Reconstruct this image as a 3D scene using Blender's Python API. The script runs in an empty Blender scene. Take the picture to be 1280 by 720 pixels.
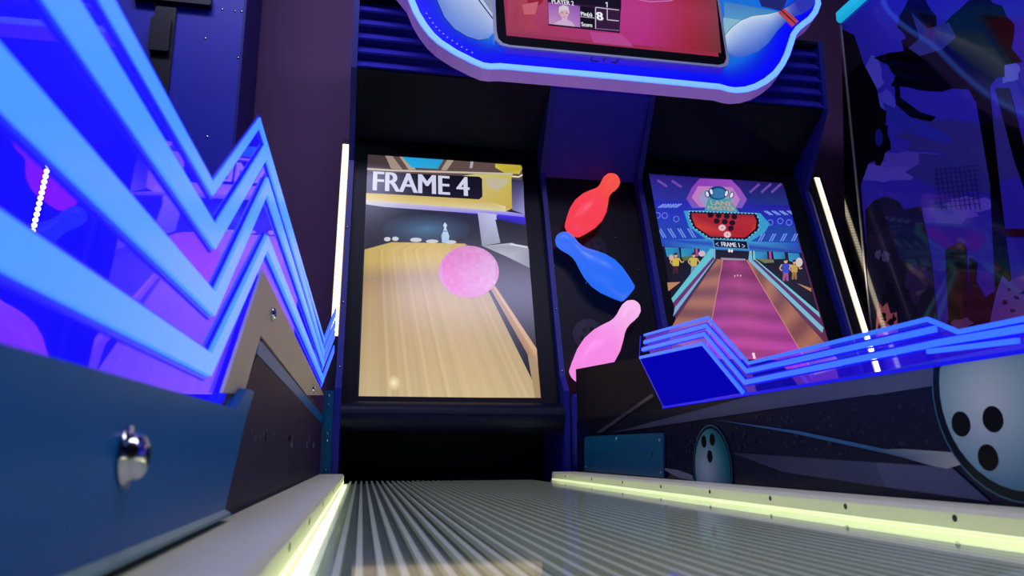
import bpy, math, random
from mathutils import Vector, Matrix
random.seed(4)
sc = bpy.context.scene
COL = sc.collection

# ------------------------------------------------------------------ camera
F_PX = 957.818
RX = Vector((0.9821929, -0.1878651, -0.0019660))     # camera right
UP = Vector((-0.0378928, -0.2083377, 0.9773226))     # camera up
FW = Vector((0.1840144, 0.9598448, 0.2117466))       # camera forward
CAM = Vector((0.0, 0.0, 0.07195))
cd = bpy.data.cameras.new('camera'); cam = bpy.data.objects.new('camera', cd); COL.objects.link(cam)
cd.sensor_fit = 'HORIZONTAL'; cd.sensor_width = 36.0; cd.lens = F_PX / 1280 * 36
cd.clip_start = 0.01; cd.clip_end = 50
m = Matrix.Identity(4)
for i in range(3):
    m[i][0] = RX[i]; m[i][1] = UP[i]; m[i][2] = -FW[i]; m[i][3] = CAM[i]
cam.matrix_world = m
cd.dof.use_dof = True; cd.dof.focus_distance = 2.3; cd.dof.aperture_fstop = 11
sc.camera = cam


def ray(x, y):
    return RX * ((x - 640) / F_PX) + UP * (-(y - 360) / F_PX) + FW


class Plane:
    """A real flat surface of the place: origin, two axes in it, normal toward the viewer."""
    def __init__(self, o, ex, ey, n):
        self.o, self.ex, self.ey, self.n = Vector(o), Vector(ex), Vector(ey), Vector(n)

    def ab(self, x, y, off=0.0):
        d = ray(x, y)
        q = CAM + d * (((self.o + self.n * off) - CAM).dot(self.n) / d.dot(self.n)) - self.o
        return (q.dot(self.ex), q.dot(self.ey))

    def w(self, a, b, off=0.0):
        return self.o + self.ex * a + self.ey * b + self.n * off


LEAN = math.radians(17.389)
SN, CS = math.sin(LEAN), math.cos(LEAN)
SCR = Plane((0, 2.35, 0.2406), (1, 0, 0), (0, SN, CS), (0, -CS, SN))       # both big screens lie in this plane
MQ = Plane((0, 2.20, 1.22), (1, 0, 0), (0, SN, CS), (0, -CS, SN))          # the sign's face
def xplane(X, s): return Plane((X, 0, 0), (0, 1, 0), (0, 0, 1), (s, 0, 0))
def yplane(Y): return Plane((0, Y, 0), (1, 0, 0), (0, 0, 1), (0, -1, 0))


# ------------------------------------------------------------------ colour / materials
def lin(c):
    o = []
    for v in c[:3]:
        v = max(0.0, v) / 255.0
        o.append(v / 12.92 if v <= 0.04045 else ((v + 0.055) / 1.055) ** 2.4)
    return tuple(o)


def mat(name, rgb, rough=0.5, metal=0.0, spec=0.5, emit=None, es=0.0, coat=0.0, noise=0.0, nscale=20.0, bump=0.0):
    M = bpy.data.materials.new(name); M.use_nodes = True
    nt = M.node_tree; b = nt.nodes['Principled BSDF']
    c = lin(rgb)
    b.inputs['Base Color'].default_value = (*c, 1)
    b.inputs['Roughness'].default_value = rough
    b.inputs['Metallic'].default_value = metal
    b.inputs['Specular IOR Level'].default_value = spec
    b.inputs['Coat Weight'].default_value = coat
    b.inputs['Coat Roughness'].default_value = 0.06
    if emit:
        b.inputs['Emission Color'].default_value = (*lin(emit), 1); b.inputs['Emission Strength'].default_value = es
    if noise or bump:
        tc = nt.nodes.new('ShaderNodeTexCoord'); n = nt.nodes.new('ShaderNodeTexNoise')
        n.inputs['Scale'].default_value = nscale; n.inputs['Detail'].default_value = 5
        nt.links.new(tc.outputs['Object'], n.inputs['Vector'])
        if noise:
            r = nt.nodes.new('ShaderNodeMapRange')
            r.inputs['To Min'].default_value = 1 - noise; r.inputs['To Max'].default_value = 1 + noise
            mx = nt.nodes.new('ShaderNodeVectorMath'); mx.operation = 'SCALE'
            mx.inputs[0].default_value = c
            nt.links.new(n.outputs['Fac'], r.inputs['Value']); nt.links.new(r.outputs['Result'], mx.inputs['Scale'])
            nt.links.new(mx.outputs['Vector'], b.inputs['Base Color'])
        if bump:
            bp = nt.nodes.new('ShaderNodeBump'); bp.inputs['Strength'].default_value = bump
            bp.inputs['Distance'].default_value = 0.002
            nt.links.new(n.outputs['Fac'], bp.inputs['Height']); nt.links.new(bp.outputs['Normal'], b.inputs['Normal'])
    return M


def mat_attr(name, emissive, rough=0.25, strength=1.0, spec=0.5):
    """Printed sheet (colours in the base) or lit display (colours are the display's own light)."""
    M = bpy.data.materials.new(name); M.use_nodes = True
    nt = M.node_tree; b = nt.nodes['Principled BSDF']
    a = nt.nodes.new('ShaderNodeVertexColor'); a.layer_name = 'ink'
    b.inputs['Roughness'].default_value = rough; b.inputs['Specular IOR Level'].default_value = spec
    if emissive:
        b.inputs['Base Color'].default_value = (0.004, 0.004, 0.005, 1)
        nt.links.new(a.outputs['Color'], b.inputs['Emission Color']); b.inputs['Emission Strength'].default_value = strength
    else:
        nt.links.new(a.outputs['Color'], b.inputs['Base Color'])
    return M


def mat_acrylic(name, glow, gs, tint=(0.75, 0.8, 1.0), gloss=(0.85, 0.45, 1.0), grough=0.02, ior=2.1):
    """Edge-lit clear acrylic: lets light through, mirrors at a graze, and glows from its lit edges."""
    M = bpy.data.materials.new(name); M.use_nodes = True
    nt = M.node_tree; nt.nodes.clear()
    out = nt.nodes.new('ShaderNodeOutputMaterial')
    tr = nt.nodes.new('ShaderNodeBsdfTransparent'); tr.inputs['Color'].default_value = (*tint, 1)
    gl = nt.nodes.new('ShaderNodeBsdfGlossy'); gl.inputs['Roughness'].default_value = grough; gl.inputs['Color'].default_value = (*gloss, 1)
    fr = nt.nodes.new('ShaderNodeFresnel'); fr.inputs['IOR'].default_value = ior
    mx = nt.nodes.new('ShaderNodeMixShader')
    nt.links.new(fr.outputs['Fac'], mx.inputs['Fac'])
    nt.links.new(tr.outputs[0], mx.inputs[1]); nt.links.new(gl.outputs[0], mx.inputs[2])
    if gs > 0:
        em = nt.nodes.new('ShaderNodeEmission'); em.inputs['Color'].default_value = (*lin(glow), 1); em.inputs['Strength'].default_value = gs
        ad = nt.nodes.new('ShaderNodeAddShader')
        nt.links.new(mx.outputs[0], ad.inputs[0]); nt.links.new(em.outputs[0], ad.inputs[1])
        nt.links.new(ad.outputs[0], out.inputs['Surface'])
    else:
        nt.links.new(mx.outputs[0], out.inputs['Surface'])
    return M


BLACK = mat('black_satin_board', (14, 18, 40), 0.45, spec=0.15)
RIBM = mat('white_polycarbonate_rib', (230, 234, 220), 0.35, emit=(190, 205, 170), es=0.16)  # emission stands in for light led into the ribs from the lane edges
BLACKG = mat('black_gloss_board', (9, 10, 20), 0.38, spec=0.15)
PIT = mat('dark_pit_felt', (10, 12, 15), 0.8, spec=0.2)
NAVY = mat('navy_powder_coat', (30, 36, 140), 0.42, spec=0.35)
HEADB = mat('blue_header_steel', (56, 56, 190), 0.35, spec=0.5)
NAVYP = mat('navy_column_board', (44, 38, 180), 0.5, spec=0.3)
TEAL = mat('teal_painted_steel', (8, 100, 164), 0.34, spec=0.1, noise=0.06, nscale=8)
TEALK = mat('teal_kick_plate_paint', (10, 84, 118), 0.35, spec=0.25, noise=0.05, nscale=8)
STEEL = mat('brushed_steel', (196, 180, 158), 0.45, metal=0.25, noise=0.05, nscale=30)
BOLT = mat('chrome_bolt', (205, 205, 205), 0.15, metal=1.0)
RAILM = mat('cream_plastic_rail', (238, 236, 182), 0.42, noise=0.04, nscale=12)
DECKM = mat('grey_green_lane_core', (112, 124, 120), 0.45, noise=0.10, nscale=30)
CARRIER = mat('led_carrier', (220, 205, 170), 0.5, emit=(255, 225, 160), es=0.7)
DIODE = mat('warm_white_diode', (255, 250, 235), 0.3, emit=(255, 244, 214), es=5.0)
RIM = mat('white_acrylic_rim', (206, 180, 224), 0.3, emit=(128, 84, 190), es=0.42)  # lilac emission stands in for border and pin light on the rim
def clip_emit(M, rgb, es=1.0):
    e = M.node_tree.nodes['Principled BSDF']; e.inputs['Emission Color'].default_value = (*rgb, 1); e.inputs['Emission Strength'].default_value = es
    return M


NEON = mat('sign_neon_edge', (120, 170, 255), 0.3, emit=(100, 160, 255), es=1.15)
BANDN = mat('lit_acrylic_edge', (40, 80, 255), 0.25, emit=(70, 150, 255), es=1.0)
clip_emit(NEON, (0.06, 0.16, 1.0), 2.6)
BANDF = mat('lit_acrylic_edge_blue', (40, 60, 255), 0.25, emit=(54, 104, 255), es=0.95)
clip_emit(BANDN, (0.045, 0.20, 1.0), 1.5); clip_emit(BANDF, (0.025, 0.11, 1.0), 1.5)
OUTL = mat('acrylic_step_blue', (10, 10, 160), 0.25, emit=(12, 6, 215), es=0.9)
SILVER = mat('silver_tv_frame', (205, 210, 228), 0.3, metal=0.2)
SCREEN = mat_attr('lit_display', True, 0.2)
LIGHTBOX = mat_attr('backlit_sign_print', True, 0.25)
PRINTM = mat_attr('printed_sheet_satin', False, 0.5, spec=0.1)
PINM = mat_attr('frosted_pin_shell', True, 0.35, 0.92)
PRINT = mat_attr('printed_sheet', False, 0.25, spec=0.15)
MURALM = mat_attr('glossy_mural_print', False, 0.07, spec=0.45)
ACRYL = mat_acrylic('edge_lit_acrylic', (16, 5, 255), 0.85)
ACRYR = mat_acrylic('edge_lit_acrylic_far', (8, 4, 225), 0.45)
CLEAR = mat_acrylic('clear_lane_sheet', (0, 0, 0), 0, (0.96, 0.97, 0.96), (0.9, 0.92, 0.95), 0.05, 1.5)
MAROON = mat('maroon_painted_wall', (112, 74, 122), 0.7, noise=0.06, nscale=4)
FLOORM = mat('dark_carpet', (38, 36, 50), 0.9, noise=0.3, nscale=60)
CEILM = mat('dark_ceiling_paint', (40, 40, 52), 0.9, noise=0.05)
WALLM = mat('dark_wall_paint', (52, 46, 66), 0.8, noise=0.05)
PANELB = mat('blue_steel_panel', (34, 44, 196), 0.4, noise=0.08, nscale=5)
CYANM = mat('cyan_lit_trim', (60, 200, 220), 0.3, emit=(20, 175, 215), es=0.8)
TRIMM = mat('grey_edge_trim', (190, 185, 190), 0.3, metal=0.6)
SLOTM = mat('black_slot', (6, 8, 12), 0.7)
LAMPG = mat('dim_lamp_diffuser', (120, 130, 220), 0.5, emit=(120, 130, 255), es=2.0)


# ------------------------------------------------------------------ mesh builder
class MB:
    def __init__(s): s.v = []; s.f = []; s.c = []; s.sm = []

    def face(s, pts, col=None, smooth=False):
        i = len(s.v); s.v += [tuple(p) for p in pts]; s.f.append(list(range(i, i + len(pts))))
        n = len(pts)
        s.c.append([col] * n if (col is None or not isinstance(col, list)) else col); s.sm.append(smooth)

    def mesh(s, verts, faces, smooth=False, col=None):
        i = len(s.v); s.v += [tuple(p) for p in verts]
        for f in faces:
            s.f.append([i + k for k in f]); s.c.append([col] * len(f)); s.sm.append(smooth)

    def prism(s, a, b, smooth=False):
        """a, b: matching outlines (front, back)."""
        n = len(a)
        fs = [list(range(n)), list(range(2 * n - 1, n - 1, -1))]
        fs += [[(k + 1) % n, k, n + k, n + (k + 1) % n] for k in range(n)]
        s.mesh(list(a) + list(b), fs, smooth)

    def box(s, x0, x1, y0, y1, z0, z1, bev=0.0):
        b = bev
        if b <= 0:
            v = [(x, y, z) for x in (x0, x1) for y in (y0, y1) for z in (z0, z1)]
            s.mesh(v, [[0, 1, 3, 2], [4, 6, 7, 5], [0, 4, 5, 1], [2, 3, 7, 6], [0, 2, 6, 4], [1, 5, 7, 3]])
        else:   # octagonal section bevel along y, chamfered
            o = [(x0 + b, z0), (x1 - b, z0), (x1, z0 + b), (x1, z1 - b), (x1 - b, z1), (x0 + b, z1), (x0, z1 - b), (x0, z0 + b)]
            s.prism([(x, y0, z) for x, z in o], [(x, y1, z) for x, z in o])

    def xprism(s, prof, x0, x1):
        s.prism([(x0, y, z) for y, z in prof], [(x1, y, z) for y, z in prof])

    def slab(s, P, ab, o0, o1):
        s.prism([P.w(a, b, o1) for a, b in ab], [P.w(a, b, o0) for a, b in ab])

    def dome(s, c, n, r, h, seg=14, rings=4):
        n = Vector(n).normalized(); t = n.orthogonal().normalized(); u = n.cross(t)
        c = Vector(c); vs = []; fs = []
        for j in range(rings):
            a = j / rings * math.pi / 2
            for k in range(seg):
                q = 2 * math.pi * k / seg
                vs.append(c + (t * math.cos(q) + u * math.sin(q)) * (r * math.cos(a)) + n * (h * math.sin(a)))
        vs.append(c + n * h)
        for j in range(rings - 1):
            for k in range(seg):
                fs.append([j * seg + k, j * seg + (k + 1) % seg, (j + 1) * seg + (k + 1) % seg, (j + 1) * seg + k])
        for k in range(seg): fs.append([(rings - 1) * seg + k, (rings - 1) * seg + (k + 1) % seg, rings * seg])
        fs.append(list(range(seg))[::-1])
        s.mesh(vs, fs, True)

    def lathe(s, c, axis, prof, seg=28):
        n = Vector(axis).normalized(); t = n.orthogonal().normalized(); u = n.cross(t); c = Vector(c)
        vs = []; fs = []
        for d, r in prof:
            for k in range(seg):
                q = 2 * math.pi * k / seg
                vs.append(c + n * d + (t * math.cos(q) + u * math.sin(q)) * r)
        for j in range(len(prof) - 1):
            for k in range(seg):
                fs.append([j * seg + k, j * seg + (k + 1) % seg, (j + 1) * seg + (k + 1) % seg, (j + 1) * seg + k])
        fs.append(list(range(seg))[::-1]); fs.append([(len(prof) - 1) * seg + k for k in range(seg)])
        s.mesh(vs, fs, True)

    def band(s, pts, hw, x0, x1):
        """A strip following a (y, z) polyline with vertical half-width hw, thick from x0 to x1 (mitred)."""
        up = []; dn = []
        for i, p in enumerate(pts):
            p = Vector(p)
            ds = []
            if i > 0: ds.append((p - Vector(pts[i - 1])).normalized())
            if i < len(pts) - 1: ds.append((Vector(pts[i + 1]) - p).normalized())
            ns = [Vector((-d.y, d.x)) for d in ds]
            nn = sum(ns, Vector((0, 0))).normalized()
            k = hw / max(0.45, nn.dot(ns[0]))
            up.append(p + nn * k); dn.append(p - nn * k)
        for i in range(len(pts) - 1):
            q = [up[i], up[i + 1], dn[i + 1], dn[i]]
            s.prism([(x1, a.x, a.y) for a in q], [(x0, a.x, a.y) for a in q])

    def build(s, name, material, parent=None):
        me = bpy.data.meshes.new(name); me.from_pydata(s.v, [], s.f); me.update()
        if any(c and c[0] is not None for c in s.c):
            at = me.color_attributes.new('ink', 'FLOAT_COLOR', 'CORNER')
            for p, cs in zip(me.polygons, s.c):
                for li, c in zip(p.loop_indices, cs):
                    at.data[li].color = (*lin(c or (0, 0, 0)), 1)
        for p, q in zip(me.polygons, s.sm): p.use_smooth = q
        me.materials.append(material)
        o = bpy.data.objects.new(name, me); COL.objects.link(o)
        if parent:
            o.parent = parent; o.matrix_parent_inverse = Matrix.Translation(parent.location).inverted()
        else:
            pass
        return o


def fixn(o):
    import bmesh
    b = bmesh.new(); b.from_mesh(o.data); bmesh.ops.recalc_face_normals(b, faces=b.faces); b.to_mesh(o.data); b.free()
    return o


def thing(name, label, cat, loc=(0, 0, 0), group=None):
    o = bpy.data.objects.new(name, None); COL.objects.link(o); o.location = loc
    o['label'] = label; o['category'] = cat
    if group: o['group'] = group
    o.empty_display_size = 0.1
    return o


def struct(name, mb, material):
    o = mb.build(name, material); o['kind'] = 'structure'; return fixn(o)


def part(mb, name, material, parent, label=None):
    o = mb.build(name, material, parent)
    if label: o['label'] = label
    return o


def solid(mb, name, material, parent, label=None): return fixn(part(mb, name, material, parent, label))


# ------------------------------------------------------------------ flat pictures (displays, prints)
class Art:
    """Coloured shapes of a picture, laid on a plane in thin layers (built facing the plane's normal)."""
    def __init__(s, P, off=0.0, step=0.00025, conv=None):
        s.P, s.off, s.step, s.mb, s.conv = P, off, step, MB(), conv

    def pt(s, p):
        if s.conv: p = s.conv(*p)
        return s.P.ab(*p)

    def up(s): s.off += s.step

    def ab(s, pts, col):
        """polygon already in plane coordinates"""
        pts = list(pts)
        ar = sum(pts[i][0] * pts[(i + 1) % len(pts)][1] - pts[(i + 1) % len(pts)][0] * pts[i][1] for i in range(len(pts)))
        c = list(col) if isinstance(col, list) else col
        flip = ar < 0
        if (s.P.ex.cross(s.P.ey)).dot(s.P.n) < 0: flip = not flip
        if flip:
            pts = pts[::-1]
            if isinstance(c, list): c = c[::-1]
        s.up(); s.mb.face([s.P.w(a, b, s.off) for a, b in pts], c)

    def poly(s, pts, col): s.ab([s.pt(p) for p in pts], col)

    def ell(s, x, y, rx, ry, col, n=24, rot=0.0):
        cr, sr = math.cos(rot), math.sin(rot)
        s.poly([(x + rx * math.cos(a) * cr - ry * math.sin(a) * sr, y + rx * math.cos(a) * sr + ry * math.sin(a) * cr)
                for a in [2 * math.pi * k / n for k in range(n)]], col)

    def line(s, pts, w, col):
        for (x0, y0), (x1, y1) in zip(pts, pts[1:]):
            d = math.hypot(x1 - x0, y1 - y0); nx, ny = -(y1 - y0) / d * w / 2, (x1 - x0) / d * w / 2
            s.poly([(x0 + nx, y0 + ny), (x1 + nx, y1 + ny), (x1 - nx, y1 - ny), (x0 - nx, y0 - ny)], col)

    def strip(s, L, R, colf, n):
        """L, R: left and right px edge polylines of equal length; fills n columns with colf(u, v)."""
        s.up()
        La = [s.pt(p) for p in L]; Ra = [s.pt(p) for p in R]
        rows = len(L)
        for j in range(rows - 1):
            for k in range(n):
                u0, u1 = k / n, (k + 1) / n
                f = lambda A, B, u: (A[0] + (B[0] - A[0]) * u, A[1] + (B[1] - A[1]) * u)
                q = [f(La[j], Ra[j], u0), f(La[j], Ra[j], u1), f(La[j + 1], Ra[j + 1], u1), f(La[j + 1], Ra[j + 1], u0)]
                v0, v1 = j / (rows - 1), (j + 1) / (rows - 1)
                cs = [colf(u0, v0, k), colf(u1, v0, k), colf(u1, v1, k), colf(u0, v1, k)]
                pts = [s.P.w(a, b, s.off) for a, b in q]
                nn = (pts[1] - pts[0]).cross(pts[2] - pts[1])
                if nn.dot(s.P.n) < 0: pts, cs = pts[::-1], cs[::-1]
                s.mb.face(pts, cs)

    def glow(s, x, y, rx, ry, c0, c1, n=24, rings=5):
        """soft spot of a lit picture: centre colour to rim colour"""
        s.up()
        def P_(r, a): return s.pt((x + rx * r * math.cos(a), y + ry * r * math.sin(a)))
        for j in range(rings):
            r0, r1 = j / rings, (j + 1) / rings
            m0 = lerp(c0, c1, r0 ** 1.0); m1 = lerp(c0, c1, r1 ** 1.0)
            for k in range(n):
                a0, a1 = 2 * math.pi * k / n, 2 * math.pi * (k + 1) / n
                pts = [P_(r0, a0), P_(r1, a0), P_(r1, a1), P_(r0, a1)] if j else [P_(0, 0), P_(r1, a0), P_(r1, a1)]
                cs = [m0, m1, m1, m0] if j else [m0, m1, m1]
                w = [s.P.w(a, b, s.off) for a, b in pts]
                if (w[1] - w[0]).cross(w[2] - w[1]).dot(s.P.n) < 0: w, cs = w[::-1], cs[::-1]
                s.mb.face(w, cs)

    def text(s, body, a0, a1, b0, b1, col, bold=0.0, shear=0.0):
        """lettering fitted into a box in plane coordinates"""
        cu = bpy.data.curves.new('t', 'FONT'); cu.body = body; cu.size = 1; cu.shear = shear
        cu.resolution_u = 4
        ob = bpy.data.objects.new('t', cu); COL.objects.link(ob)
        me = bpy.data.meshes.new_from_object(ob.evaluated_get(bpy.context.evaluated_depsgraph_get()))
        xs = [v.co.x for v in me.vertices]; ys = [v.co.y for v in me.vertices]
        x0, x1, y0, y1 = min(xs), max(xs), min(ys), max(ys)
        dxs = [0.0] if not bold else [-bold * 1.2, 0.0, bold * 1.2]
        hgt_ = (b1 - b0)
        for dx_ in dxs:
          s.up()
          W = [s.P.w(a0 + dx_ * hgt_ + (v.co.x - x0) / (x1 - x0) * (a1 - a0), b0 + (v.co.y - y0) / (y1 - y0) * (b1 - b0), s.off) for v in me.vertices]
          for p in me.polygons:
            q = [W[i] for i in p.vertices]
            if (q[1] - q[0]).cross(q[2] - q[1]).dot(s.P.n) < 0: q = q[::-1]
            s.mb.face(q, col)
        bpy.data.objects.remove(ob); bpy.data.meshes.remove(me); bpy.data.curves.remove(cu)


def lerp(a, b, t): return tuple(a[i] + (b[i] - a[i]) * t for i in range(3))
def pol(pts, n):
    """resample an open polyline to n+1 points"""
    L = [0]
    for a, b in zip(pts, pts[1:]): L.append(L[-1] + math.hypot(b[0] - a[0], b[1] - a[1]))
    out = []
    for k in range(n + 1):
        t = L[-1] * k / n; i = max(j for j in range(len(L)) if L[j] <= t + 1e-9); i = min(i, len(pts) - 2)
        u = (t - L[i]) / max(1e-9, L[i + 1] - L[i])
        out.append((pts[i][0] + (pts[i + 1][0] - pts[i][0]) * u, pts[i][1] + (pts[i + 1][1] - pts[i][1]) * u))
    return out


# ================================================================== THE ROOM
FZ = -0.06
b = MB(); b.box(-3, 4.5, -3, 3.1, FZ - 0.1, FZ); struct('floor', b, FLOORM)
b = MB(); b.box(-3, 4.5, -3, 3.1, 3.0, 3.1); struct('ceiling', b, CEILM)
b = MB(); b.box(-3, 4.5, 3.0, 3.1, FZ, 3.0); struct('wall_back', b, MAROON)
b = MB(); b.box(-3.1, -3, -3, 3.1, FZ, 3.0); struct('wall_left', b, WALLM)
b = MB(); b.box(4.5, 4.6, -3, 3.1, FZ, 3.0); struct('wall_right', b, WALLM)
b = MB(); b.box(-3, 4.5, -3.1, -3, FZ, 3.0); struct('wall_front', b, WALLM)

# ================================================================== LANES
PITCH = 0.0143


RAILGLOW = mat('rail_light_strip', (235, 240, 190), 0.4, emit=(222, 237, 184), es=0.82)
CHANM = mat('white_light_channel', (238, 240, 226), 0.5)


def lane(x0, x1, label, cl, cr):
    t = thing('bowling_lane', label, 'bowling lane', ((x0 + x1) / 2, 1.1, FZ), 'bowling lanes')
    b = MB(); b.box(x0, x1 - cr, -0.35, 2.262, FZ, -0.009); solid(b, 'deck', DECKM, t)
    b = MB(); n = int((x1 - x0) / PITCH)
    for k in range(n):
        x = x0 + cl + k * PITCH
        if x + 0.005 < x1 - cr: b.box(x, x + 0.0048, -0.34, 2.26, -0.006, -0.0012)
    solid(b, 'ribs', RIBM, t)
    b = MB(); b.box(x0, x0 + cl - 0.003, -0.34, 2.26, -0.009, -0.0075); solid(b, 'light_channel', CHANM, t)
    b = MB(); b.box(x1 - cr, x1, -0.35, 2.262, FZ, -0.026); solid(b, 'light_channel', CHANM, t)
    b = MB(); b.box(x1 - 0.003, x1 - 0.0005, -0.34, 2.255, -0.025, -0.0012); solid(b, 'light_strip', RAILGLOW, t, 'pale yellow light strip under the lane edge')
    b = MB(); b.face([(x0, -0.35, 0), (x1, -0.35, 0), (x1, 2.262, 0), (x0, 2.262, 0)]); part(b, 'clear_sheet', CLEAR, t)
    return t


lane(-0.0441, 0.5505, 'ribbed white bowling lane in the foreground leading to the screen reading FRAME 4', 0.014, 0.050)
lane(1.02, 1.606, 'ribbed bowling lane beyond the centre divider below the purple lane screen', 0.014, 0.014)


def rail(x0, x1, inner, label, screws, zt=0.021, low=None):
    t = thing('lane_rail', label, 'rail', ((x0 + x1) / 2, 1.1, 0), 'cream rails along the lane edges')
    r = 0.004
    o = [(x0, FZ), (x1, FZ), (x1, zt - r), (x1 - r, zt), (x0 + r, zt), (x0, zt - r)]
    b = MB(); y0, y1 = -0.35, 2.14 if inner > 0 else 2.255
    b.prism([(x, y0, z) for x, z in o], [(x, y1, z) for x, z in o]); solid(b, 'body', RAILM, t)
    xi = x1 if inner > 0 else x0
    for y in screws:
        b = MB(); b.dome((xi + inner * 0.0002, y, 0.012), (inner, 0, 0), 0.0034, 0.0005, 10, 3); solid(b, 'screw', SLOTM, t)
    b = MB(); b.box(min(xi, xi + inner * 0.0005), max(xi, xi + inner * 0.0005), y0, y1, 0.0004, 0.0024)
    solid(b, 'light_strip', RAILGLOW, t)
    return t


rail(-0.112, -0.045, 1, 'flat topped cream rail left of the ribbed lane under the blue acrylic', [1.35, 1.0, 0.75, 0.55])
rail(0.551, 0.6250, -1, 'glowing cream rail right of the ribbed lane below the printed ball panel', [2.1, 1.85, 1.62, 1.4, 1.19, 1.0, 0.83, 0.66, 0.5, 0.34])

# ================================================================== LEFT DIVIDER
XA = -0.118
LP = xplane(XA, 1)
t = thing('lane_divider', 'tall blue lit acrylic side wall with zigzag light lines left of the lane', 'lane divider', (-0.13, 1.0, FZ), 'lane dividers with zigzag light lines')
# black printed board under the acrylic
b = MB(); b.xprism([(-0.35, FZ), (2.25, FZ), (2.25, 0.19), (0.9, 0.205), (0.74, 0.11), (-0.35, 0.10)], -0.135, -0.1145)
solid(b, 'base_board', BLACKG, t)
# printed skin of the board with pale dashes
A = Art(xplane(-0.1143, 1), 0.0001)
A.ab([(-0.35, 0.0), (2.25, 0.0), (2.25, 0.19), (0.9, 0.205), (0.74, 0.11), (-0.35, 0.10)], (46, 30, 62))
rr = random.Random(8)
for k in range(40):
    x = 312 + 84 * rr.random(); y = 533 + 12 * rr.random() + (x - 312) * 0.12; h_ = 3 + 9 * rr.random(); w_ = 0.7 + 1.4 * rr.random()
    A.poly([(x, y), (x + w_, y + 1), (x + w_ - 0.5, y + h_), (x - 0.5, y + h_ - 1)], lerp((58, 46, 62), (120, 112, 134), rr.random() ** 2)); A.off -= A.step
part(A.mb, 'printed_skin', PRINTM, t, 'dark printed skin with small pale dashes')
# near teal steel plate with rolled lower edge; rail light painted into the edge colour
pl = Plane((-0.104, 0, 0), (0, 1, 0), (0, 0, 1), (1, 0, 0))
o = [(-0.3, 0.030), (0.655, 0.030), (0.735, 0.105), (0.775, 0.131), (0.735, 0.1305), (0.672, 0.109), (-0.3, 0.097)]
b = MB(); b.prism([(-0.104, y, z) for y, z in o], [(-0.114, y, z) for y, z in o]); solid(b, 'steel_plate', TEAL, t, 'blue teal painted steel plate')
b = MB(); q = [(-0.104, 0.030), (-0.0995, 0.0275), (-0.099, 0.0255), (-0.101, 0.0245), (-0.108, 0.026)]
b.prism([(x, -0.3, z) for x, z in q], [(x, 0.655, z) for x, z in q]); solid(b, 'rolled_edge', mat('pale_rail_lit_edge', (120, 165, 150), 0.35), t, 'lower edge coloured pale for the rail light on it')
b = MB(); b.lathe((-0.104, 0.378, 0.071), (1, 0, 0), [(0, 0.013), (0.0012, 0.014), (0.0016, 0.0105), (0.005, 0.0105), (0.0075, 0.009), (0.009, 0.0055), (0.0092, 0.004)], 20)
fixn(part(b, 'bolt', BOLT, t, 'round chrome bolt head'))
# steel bracket ^ with bolts
BP = xplane(-0.1125, 1)
br = [BP.ab(*p) for p in ((279, 491), (329, 338), (405, 494), (384, 494), (326, 419), (305, 493))]
b = MB(); b.slab(BP, br, -0.003, 0.0); solid(b, 'bracket', STEEL, t, 'beige steel bracket bent like an upside down V')
for p, rad in (((340, 393), 0.009), ((390.5, 486), 0.011)):
    y, z = BP.ab(*p); b = MB(); b.dome((-0.1125, y, z), (1, 0, 0), rad, 0.006, 14, 4); solid(b, 'bolt', BOLT, t)
te = [BP.ab(*p) for p in ((325, 424), (384, 496), (408, 524), (407, 534), (322, 442))]
b = MB(); b.slab(BP, te, -0.004, -0.0005); solid(b, 'edge_trim', TEAL, t, 'teal trim strip below the bracket')
# acrylic sheet and the zigzag light lines: (y, z) centre lines
ZL = []
for px in ([(262, 236), (322, 153), (404, 424)], [(264, 296), (330, 188), (405, 446)], [(262, 380), (330, 232), (405.5, 462)], [(256, 456), (329, 303), (406, 484)]):
    ZL.append([LP.ab(*p) for p in px])
near_z = [LP.ab(128, 0)[1], LP.ab(70, 0)[1], LP.ab(0, 108)[1], LP.ab(0, 308)[1]]
lines = []
for k in range(4):
    v, p, e = ZL[k]
    zn = near_z[k] + (v[1] - near_z[k]) * 0.0
    yn = [LP.ab(128, 0)[0], LP.ab(70, 0)[0], LP.ab(0, 108)[0], LP.ab(0, 308)[0]][k]
    sl = (v[1] - zn) / (v[0] - yn)
    lines.append([(-0.3, zn + sl * (-0.3 - yn)), v, p, (2.2, p[1] + (e[1] - p[1]) / (e[0] - p[0]) * (2.2 - p[0]))])
HW = [0.0048, 0.0086, 0.0086, 0.0082]
top = [(y, z + HW[0] * 1.2) for y, z in lines[0]]
sheet = top + [(2.2, 0.236)] + [LP.ab(329, 345)] + [(0.70, 0.118), (0.66, 0.102), (-0.3, 0.09)]
b = MB(); b.face([(XA, y, z) for y, z in sheet][::-1]); fixn(part(b, 'acrylic_sheet', ACRYL, t, 'glowing blue mirror like acrylic sheet'))
for k in range(4):
    b = MB(); b.band(lines[k], HW[k], XA + 0.0006, XA + 0.0026 + 0.0008 * k); o = solid(b, 'light_line', BANDN, t)
    for s_, nm in ((1, 0), (-1, 1)):
        b = MB(); b.band([(y, z + s_ * (HW[k] + 0.002)) for y, z in lines[k]], 0.0016, XA + 0.0004, XA + 0.0014); solid(b, 'step_edge', OUTL, o)
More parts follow.
